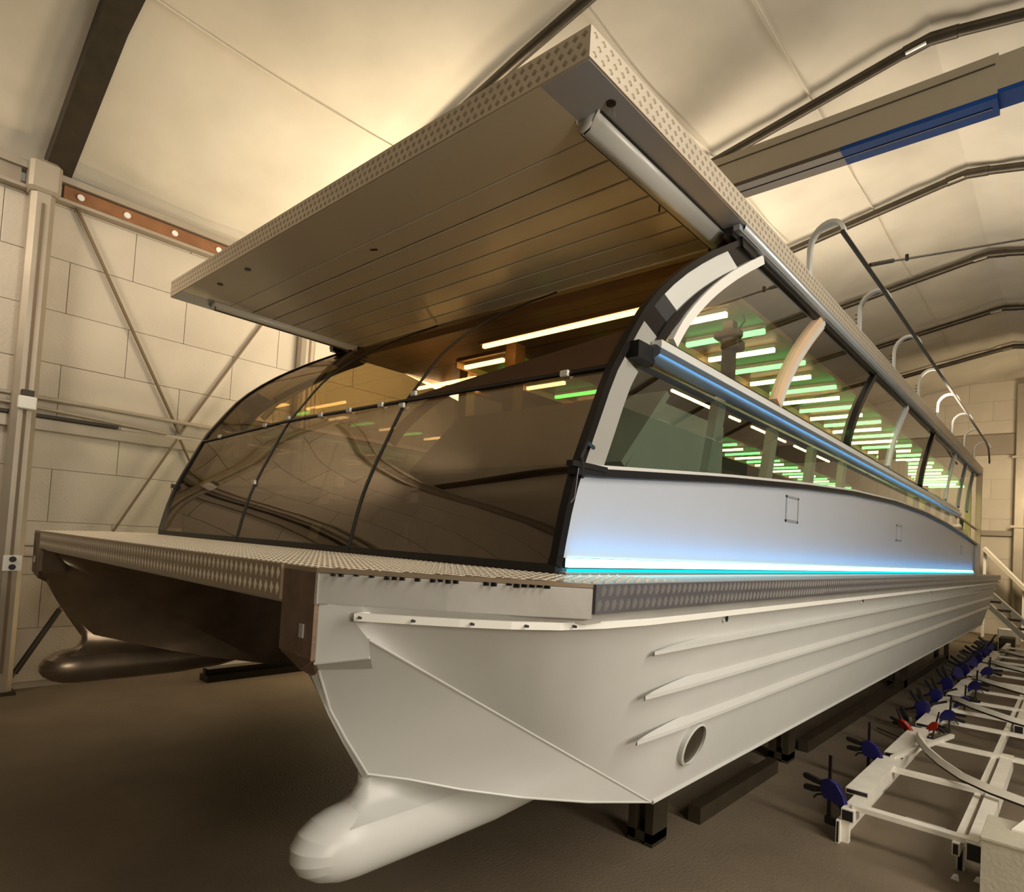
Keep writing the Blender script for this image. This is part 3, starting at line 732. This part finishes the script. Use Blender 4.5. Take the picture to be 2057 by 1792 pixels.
# --- roof
R0x, R1x, RY0, RY1 = -5.42, -1.36, 1.69, 14.15
roof = MB().box((R0x+.01, RY0+.01, 3.41), (R1x-.01, RY1, 3.515)).build('roof_slab', 'track_grey', boat)
m = MB().box((R0x, RY0, 3.40), (R1x, RY0+.01, 3.52)); m.build('front_fascia', 'roof_tread', roof)
for s in SD: MB().box(side(s, (R1x-.01, RY0+.01, 3.40)), side(s, (R1x, RY1, 3.52))).build('side_fascia', 'roof_tread', roof)
m = MB(); x = R0x+.03; i = 0
while x < R1x-.01:
    for q, z in enumerate((3.424, 3.460, 3.496)):
        xx = x+(.022 if q % 2 else 0); Y0 = RY0; a, b = .015, .015
        if xx > R1x-.012: continue
        m.add([(xx-a,Y0,z),(xx,Y0,z-b),(xx+a,Y0,z),(xx,Y0,z+b),(xx,Y0-.002,z)], [(0,1,4),(1,2,4),(2,3,4),(3,0,4)])
    x += .044; i += 1
o = m.build('tread_pattern', 'roof_stud', roof); o['kind'] = 'stuff'
for s in SD:
    m = MB(); y = RY0+.03
    while y < RY1-.02:
        for q, z in enumerate((3.424, 3.460, 3.496)):
            yy = y+(.026 if q % 2 else 0); a, b = .017, .013
            m.add([side(s, p) for p in ((R1x,yy-a,z),(R1x,yy,z-b),(R1x,yy+a,z),(R1x,yy,z+b),(R1x+.002,yy,z))], [(0,1,4),(1,2,4),(2,3,4),(3,0,4)])
        y += .052
    o = m.build('tread_pattern', 'roof_stud', roof); o['kind'] = 'stuff'
MB().box((-5.20, RY0+.01, 3.398), (-1.60, 2.052, 3.41)).build('soffit_band', 'soffit', roof)
for s in SD: MB().box(side(s, (R1x-.01, RY0+.01, 3.398)), side(s, (-1.60, RY1, 3.41))).build('soffit_edge', 'panel', roof)
y = 2.058
while y < 3.6:
    MB().box((-5.20, y, 3.396), (-1.60, y+.162, 3.409), .003).build('soffit_plank', 'soffit', roof); y += .176
MB().box((-5.2, 2.05, 3.4095), (-1.6, 3.75, 3.4105)).build('soffit_backing', 'groove', roof)
for s in SD:
    # rounded rail covers under the roof edge
    prof = [(-1.605,3.398),(-1.60,3.352),(-1.575,3.335),(-1.545,3.345),(-1.51,3.37),(-1.49,3.398)]
    for (xa, xb2, mm, nm) in ((0, 3, 'soffit', 'blind_rail_face'), (2, 6, 'track', 'blind_rail')):
        pp = prof[xa:xb2]
        m = MB(); m.loft([[side(s, (x, 1.93 if z > 3.36 else 1.95, z)) for x, z in pp], [side(s, (x, 3.22, z)) for x, z in pp]])
        if nm == 'blind_rail':
            m.add([side(s, (x, 1.94, z)) for x, z in prof], [tuple(range(6))])
        m.build(nm, mm, roof, smooth=50, solid=.004)
    MB().tube([side(s, (-1.582, 1.945, 3.337)), side(s, (-1.582, 3.22, 3.337))], .004, 6).build('rail_gap', 'black', roof)
    MB().bar(side(s, (-1.486, 1.94, 3.394)), side(s, (-1.486, 3.22, 3.394)), .006, .006).build('rail_gap', 'black', roof)
    # dark bracket where arch meets roof
    MB().slab([side(s, p) for p in ((-1.60,3.12,3.40),(-1.60,3.34,3.40),(-1.60,3.34,3.31),(-1.60,3.16,3.31))], (.2*s,0,0)).build('arch_bracket', 'blackmetal', roof)
    # grey rounded gutter further aft
    g = [(-1.365,3.40),(-1.37,3.375),(-1.395,3.36),(-1.43,3.365)]
    MB().loft([[side(s, (x, 3.1, z)) for x, z in g], [side(s, (x, RY1-.1, z)) for x, z in g]]).build('gutter', 'track_grey', roof, smooth=60, solid=.004)
for x, y in ((-4.34,1.81),(-4.79,1.81),(-1.43,1.93)):
    MB().tube([(x, y, 3.399), (x, y, 3.393)], .02, 14).build('lamp_hole', 'black', roof)
MB().tube([(-1.43, 1.93, 3.395), (-1.425, 1.955, 3.35)], .0015, 5).build('loose_wire', 'black', roof)
MB().bar((-3.35, 2.12, 3.394), (-3.31, 2.14, 3.394), .012, .006).build('loose_wire', 'black', roof)
MB().tube([(-1.62, 2.64, 3.395), (-1.62, 2.64, 3.335)], .004, 6).build('loose_wire', 'black', roof)
# roof rail hoops
hoop = None
m = MB(); PXr, PZr = -1.13, 3.665
m.tube([(PXr, 3.98, PZr), (PXr, 5, PZr+.01), (PXr, 12.0, PZr), (PXr-.01, 12.5, PZr-.02), (PXr-.03, 12.9, PZr-.10), (PXr-.06, 13.3, 3.50)], .015, 10)
rp = m.build('roof_rail', 'tube', boat, smooth=50)
for i in range(8):
    y = 4.02+1.25*i
    arc = [(-1.37, 3.50), (-1.37, 3.58), (-1.37, 3.66)]+[(-1.25-.12*math.cos(a), 3.67+.12*math.sin(a)) for a in [math.pi*(k+1)/11*.93 for k in range(11)]]+[(PXr, PZr)]
    dy = -.0
    h = MB().strip([(x, y+(-1.13-x)*.45, z) for x, z in arc], .05, .022, (0, 1, 0)).build('rail_hoop', 'track', boat, smooth=50)
    if i:
        for k in range(4): MB().tube([(-1.37, y+.11, 3.54+.035*k), (-1.405, y+.11, 3.54+.035*k)], .004, 5).build('hoop_pin', 'black', h)
MB().slab([(R0x+1,RY1,3.40),(R1x-.02,RY1,3.40),(R1x-.02,RY1,3.52),(R0x+1,RY1,3.52)], (0,.05,0)).build('roof_end_cap', 'primer', roof)
# cable stubs at the front pillar
MB().tube([(-1.40,1.84,1.90),(-1.38,1.80,1.97),(-1.38,1.83,2.03),(-1.40,1.90,2.02)], .008, 6).build('cable_loop', 'black', boat)
MB().bar((-1.40,1.76,1.945), (-1.40,1.98,1.945), .03, .02).build('pillar_clip', 'black', boat)
MB().tube([(-1.39,1.80,1.93),(-1.385,1.78,1.82),(-1.39,1.765,1.80)], .003, 5).build('cable_loop', 'black', boat)

# real light given off by the LED strips (inside the strip builder: long thin lamps)
for s in (1,):
    d = bpy.data.lights.new('led_strip_light', 'AREA'); d.shape = 'RECTANGLE'; d.size = .03; d.size_y = 11.8; d.energy = 8; d.color = (.02, .42, 1)
    o = bpy.data.objects.new('led_strip_light', d); COL.objects.link(o); o.location = (XW+.05, 7.7, 1.603)
    o.rotation_euler = (0, math.radians(-172), 0)

# ------------------------------------------------------------------ supports under the hull
for lab, x, y, w_, h_ in (('dark steel support block under the near hull behind the bulb', -1.83, 3.2, .16, .60), ('dark support block further back under near hull', -1.80, 5.25, .16, .60),
                     ('dark support block under the middle of the near hull', -1.8, 9.6, .2, .60), ('dark support block under the stern', -1.8, 13.2, .2, .60),
                     ('dark support block under the far hull', -5.2, 4.2, .2, .60)):
    t = thing('support_block', lab, 'support', (x, y, 0), 'hull supports')
    MB().box((x-w_/2, y-w_/2, 0), (x-w_/2+.05, y+w_/2, h_)).build('leg', 'steel_dark', t)
    MB().box((x+w_/2-.05, y-w_/2, 0), (x+w_/2, y+w_/2, h_)).build('leg', 'steel_dark', t)
    MB().box((x-w_/2, y-w_/2, .02), (x+w_/2, y+w_/2, .07)).build('foot_beam', 'steel_dark', t)
    MB().box((x-w_/2-.02, y-w_/2, h_-.05), (x+w_/2+.02, y+w_/2, h_)).build('head_beam', 'steel_dark', t)
t = thing('steel_skid', 'long dark steel skid on the floor under the near hull', 'beam', (-1.7, 8, 0))
MB().box((-1.78, 3.6, .0), (-1.70, 4.9, .10)).build('beam', 'steel_dark', t)
MB().box((-1.78, 5.6, .0), (-1.70, 13.0, .10)).build('beam', 'steel_dark', t)
t = thing('floor_beam', 'dark steel beam lying on the floor under the far hull', 'beam', (-6.9, 3.1, 0))
MB().box((-7.0, 2.75, .0), (-6.8, 3.9, .07)).build('flange', 'blackmetal', t); MB().box((-6.93, 2.75, .07), (-6.87, 3.9, .14)).build('web', 'blackmetal', t)
MB().box((-7.0, 2.75, .14), (-6.8, 3.9, .17)).build('flange', 'alu_dull', t)

# ------------------------------------------------------------------ welded aluminium frame on the floor at the right
fr = thing('aluminium_frame', 'bright welded aluminium ladder frame lying low on the floor beside the hull', 'frame', (-.7, 6, 0))
def rail(x, y0, y1, w, z0, z1, m='alu_flat', cap=True):
    o = MB().box((x-w/2, y0, z0), (x+w/2, y1, z1)).build('rail', m, fr)
    if cap:
        MB().box((x-w/2+.006, y0-.003, z0+.006), (x+w/2-.006, y0+.001, z1-.006)).build('open_end', 'black', o)
    return o
rail(-.985, 4.02, 15.5, .07, .13, .20)
rail(-1.03, 4.0, 15.5, .022, .0, .13, 'alu_flat')
for y0, y1 in ((4.30, 5.22), (5.34, 6.35), (6.55, 8.1), (8.3, 9.8), (10, 11.5), (11.7, 13.4)):
    rail(-1.005, y0, y1, .13, .20, .235)
rail(-.455, 4.02, 15.5, .035, .13, .195)
for y0, y1 in ((4.03, 6.15), (7.35, 9.0), (9.6, 11.2), (11.9, 13.5)): rail(-.375, y0, y1, .075, .12, .215)
y = 4.08; k = 0
for y in (4.08, 5.02, 6.05, 6.95, 7.55, 8.2, 9.0, 9.85, 10.6, 11.3, 12.1, 12.9, 13.7, 14.5):
    MB().box((-.97, y-.03, .195), (-.36 if k in (0, 1) else .1, y+.03, .222)).build('crossbar', 'alu_flat', fr)
    k += 1
for x, y in ((-1.00, 4.06), (-.45, 4.2), (-1.0, 8.0), (-.45, 8.3), (-1.0, 12.0), (-.45, 12)):
    o = MB().box((x-.02, y-.02, 0), (x+.02, y+.02, .13)).build('foot', 'alu_flat', fr)
MB().box((-.462, 4.178, .0), (-.44, 4.182, .12)).build('foot_opening', 'black', fr)
MB().bar((-.99, 5.2, .235), (-.76, 6.3, .235), .03, .03).build('diagonal_brace', 'alu_flat', fr)
MB().box((-.80, 4.62, .01), (-.58, 4.68, .03)).build('floor_plate', 'alu_dull', fr)
for k, (y, sc) in enumerate(((5.95, 1), (7.85, 1), (9.6, 1), (11.4, 1), (13.2, 1))):
    lab = 'curved pipe rib lying across the aluminium frame, '+['nearest to the camera', 'second from the camera', 'third from the camera', 'fourth from the camera', 'furthest from the camera'][k]
    pts = [(-.975, y+.2, .20), (-.955, y, .27), (-.90, y-.28, .30), (-.80, y-.56, .30), (-.68, y-.80, .30), (-.54, y-.98, .29), (-.38, y-1.08, .28), (-.20, y-1.14, .27)]
    if k: pts = [(-.99+.45*(x+.975)*0+(x+.975)*1.35, y+.2-(y+.2-b)*.72, z) for x, b, z in pts]
    t = thing('curved_rib', lab, 'pipe', pts[0], 'curved ribs on the frame')
    MB().strip(pts, .045, .022, (.25, .3, 1)).build('rib_tube', 'alu_flat', t, smooth=40)
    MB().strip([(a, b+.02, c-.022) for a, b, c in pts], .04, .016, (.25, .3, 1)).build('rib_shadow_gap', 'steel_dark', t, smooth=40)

def clamp(loc, lab, col, rot=0, tilt=0, sc=1.0, roll=0):
    t = thing('bar_clamp', lab, 'clamp', (0,0,0), 'bar clamps gripping the aluminium frame')
    MB().box((-.010, -.006, -.12), (.010, .006, .26)).build('bar', 'blackmetal', t, bevel=.001)
    # body: rounded wedge, jaw to +x, handles to -x
    body = [(-.055,.045),(-.045,.10),(.0,.118),(.05,.10),(.09,.05),(.115,-.02),(.118,-.055),(.085,-.052),(.07,-.025),(.03,-.012),(-.03,-.005)]
    b = MB().slab([(x, -.018, z) for x, z in body], (0,.036,0)).build('clamp_body', col, t, bevel=.004)
    MB().slab([(x, -.013, z) for x, z in ((-.04,.09),(-.045,.06),(-.10,.062),(-.165,.07),(-.175,.09),(-.165,.103),(-.10,.098))], (0,.026,0)).build('handle', 'black', t, bevel=.003)
    MB().slab([(x, -.013, z) for x, z in ((-.05,.048),(-.05,.022),(-.10,.005),(-.16,.003),(-.168,.02),(-.158,.035),(-.10,.040))], (0,.026,0)).build('handle', 'black', t, bevel=.003)
    MB().tube([(-.04,0,.01),(-.08,0,-.005),(-.10,0,-.03)], .006, 8).build('trigger', 'black', t)
    MB().box((-.02, -.016, -.15), (.11, .016, -.105), .005).build('lower_jaw', 'black', t)
    MB().box((.085, -.018, -.105), (.115, .018, -.088)).build('jaw_pad', 'alu_dull', t)
    t.location = loc; t.rotation_euler = (tilt, roll, rot); t.scale = (sc,)*3
    return t
clabs = ['nearest blue and black bar clamp at the front corner of the frame',
 'second blue bar clamp from the camera beside the white plank joint',
 'dark blue bar clamp behind the small red clamp, handles upright',
 'dark blue clamp, next one after the upright clamp behind the red one']
spots = [((-1.115, 4.12, .20), -.25, 0, 1.0), ((-1.135, 5.15, .225), -.2, 0, .95),
         ((-1.15, 7.05, .27), .5, .5, 1.05), ((-1.16, 7.9, .27), .5, .5, 1.0), ((-1.18, 8.8, .27), .3, .4, 1.05), ((-1.15, 9.5, .27), .6, .2, 1.05),
         ((-1.17, 10.2, .27), .3, .4, 1.1), ((-1.15, 10.9, .27), .5, .1, 1.1), ((-1.17, 11.7, .27), .2, .3, 1.1), ((-1.15, 12.5, .27), .5, .3, 1.1), ((-1.17, 13.4, .27), .3, .1, 1.1),
         ((-.86, 6.9, .24), 2.8, .1, .8), ((-.84, 7.75, .24), 2.9, .1, .8), ((-.86, 8.9, .24), 2.7, .1, .85), ((-.86, 10.3, .24), 2.9, .2, .9)]
for i, (loc, ro, ti, sc) in enumerate(spots):
    if i < 4: lab = clabs[i]
    elif i < 11: lab = 'dark blue bar clamp in the row along the frame edge, '+ORD[i]+' from the camera'
    else: lab = 'black clamp gripping the inner side of the frame rail, '+ORD[i-11]+' from the camera'
    clamp(loc, lab, 'bluep', ro, ti, sc, 1.1 if 2 <= i <= 4 else (.5 if 5 <= i < 11 else 0))
clamp((-1.10, 6.22, .24), 'small red clamp on the frame edge between the blue clamps', 'redp', -.6, .5, .72)
clamp((-.90, 6.35, .24), 'small red clamp on the inner rail next to the curved rib', 'redp', 2.5, .3, .62)
tag(MB().tube([(-1.45, 6.9, .03), (-1.15, 6.6, .05), (-.9, 6.4, .20)], .012, 6).build('thin_rod', 'cable'), 'thin brown rod leaning on the frame by the red clamp', 'rod')
# crate
t = thing('plywood_crate', 'pale plywood crate at the bottom right corner', 'crate', (0, 3.9, 0))
MB().box((-.325, 3.78, .0), (.5, 3.80, .335)).build('front_panel', 'crate', t)
MB().box((-.325, 3.80, .0), (-.305, 4.12, .335)).build('side_panel', 'crate', t)
MB().box((-.33, 3.775, .335), (.5, 4.14, .352), .003).build('lid', 'crate', t)
MB().slab([(-.22, 3.98, .352), (-.13, 4.12, .352), (-.13, 4.12, .44), (-.22, 3.98, .36)], (.5, 0, 0)).build('bent_sheet', 'alu_flat', t)
for x, y in ((-.455, 4.04), (-.36, 4.10)):
    tag(MB().add([(x-.02,y-.01,0),(x+.02,y-.014,0),(x+.016,y+.02,0),(x-.008,y+.012,.022),(x+.012,y,.03)], [(0,1,4),(1,2,4),(2,3,4),(3,0,4),(0,3,2,1)]).build('paper_scrap', 'white'),
        'small white scrap on the floor '+('left of' if x < -.4 else 'touching')+' the crate', 'scrap')
# leaning frames and rubbish near the stern
t = thing('leaning_ladder', 'grey ladder leaning on the floor behind the stern', 'ladder', (-1.2, 16, 0))
for dx in (0, .3): MB().bar((-1.7+dx, 16.4, 1.15), (-.5+dx, 16.0, .05), .06, .10).build('rail', 'alu_dull', t)
for k in range(7):
    q = k/6; MB().bar((-1.65+1.1*q, 16.38-.35*q, 1.12-1.0*q), (-1.35+1.1*q, 16.38-.35*q, 1.12-1.0*q), .05, .05).build('rung', 'steel_dark', t)
for k, (x, y, w_, h_) in enumerate(((-1.45, 15.0, .3, .22), (-1.15, 15.52, .25, .3), (-1.3, 17.2, .4, .35))):
    tag(MB().box((x, y, 0), (x+w_, y+.4, h_), .02).build('tool_case', ['dark', 'steel_dark', 'alu_dull'][k]), ['dark low case on the floor by the stern', 'black case at the end of the aluminium frame', 'grey case on the floor behind the ladder'][k], 'case')
tag(MB().box((-1.36, 7.6, 0), (-1.30, 7.66, .03), .005).build('floor_offcut', 'black'), 'small black offcut on the floor between hull and clamps', 'offcut')
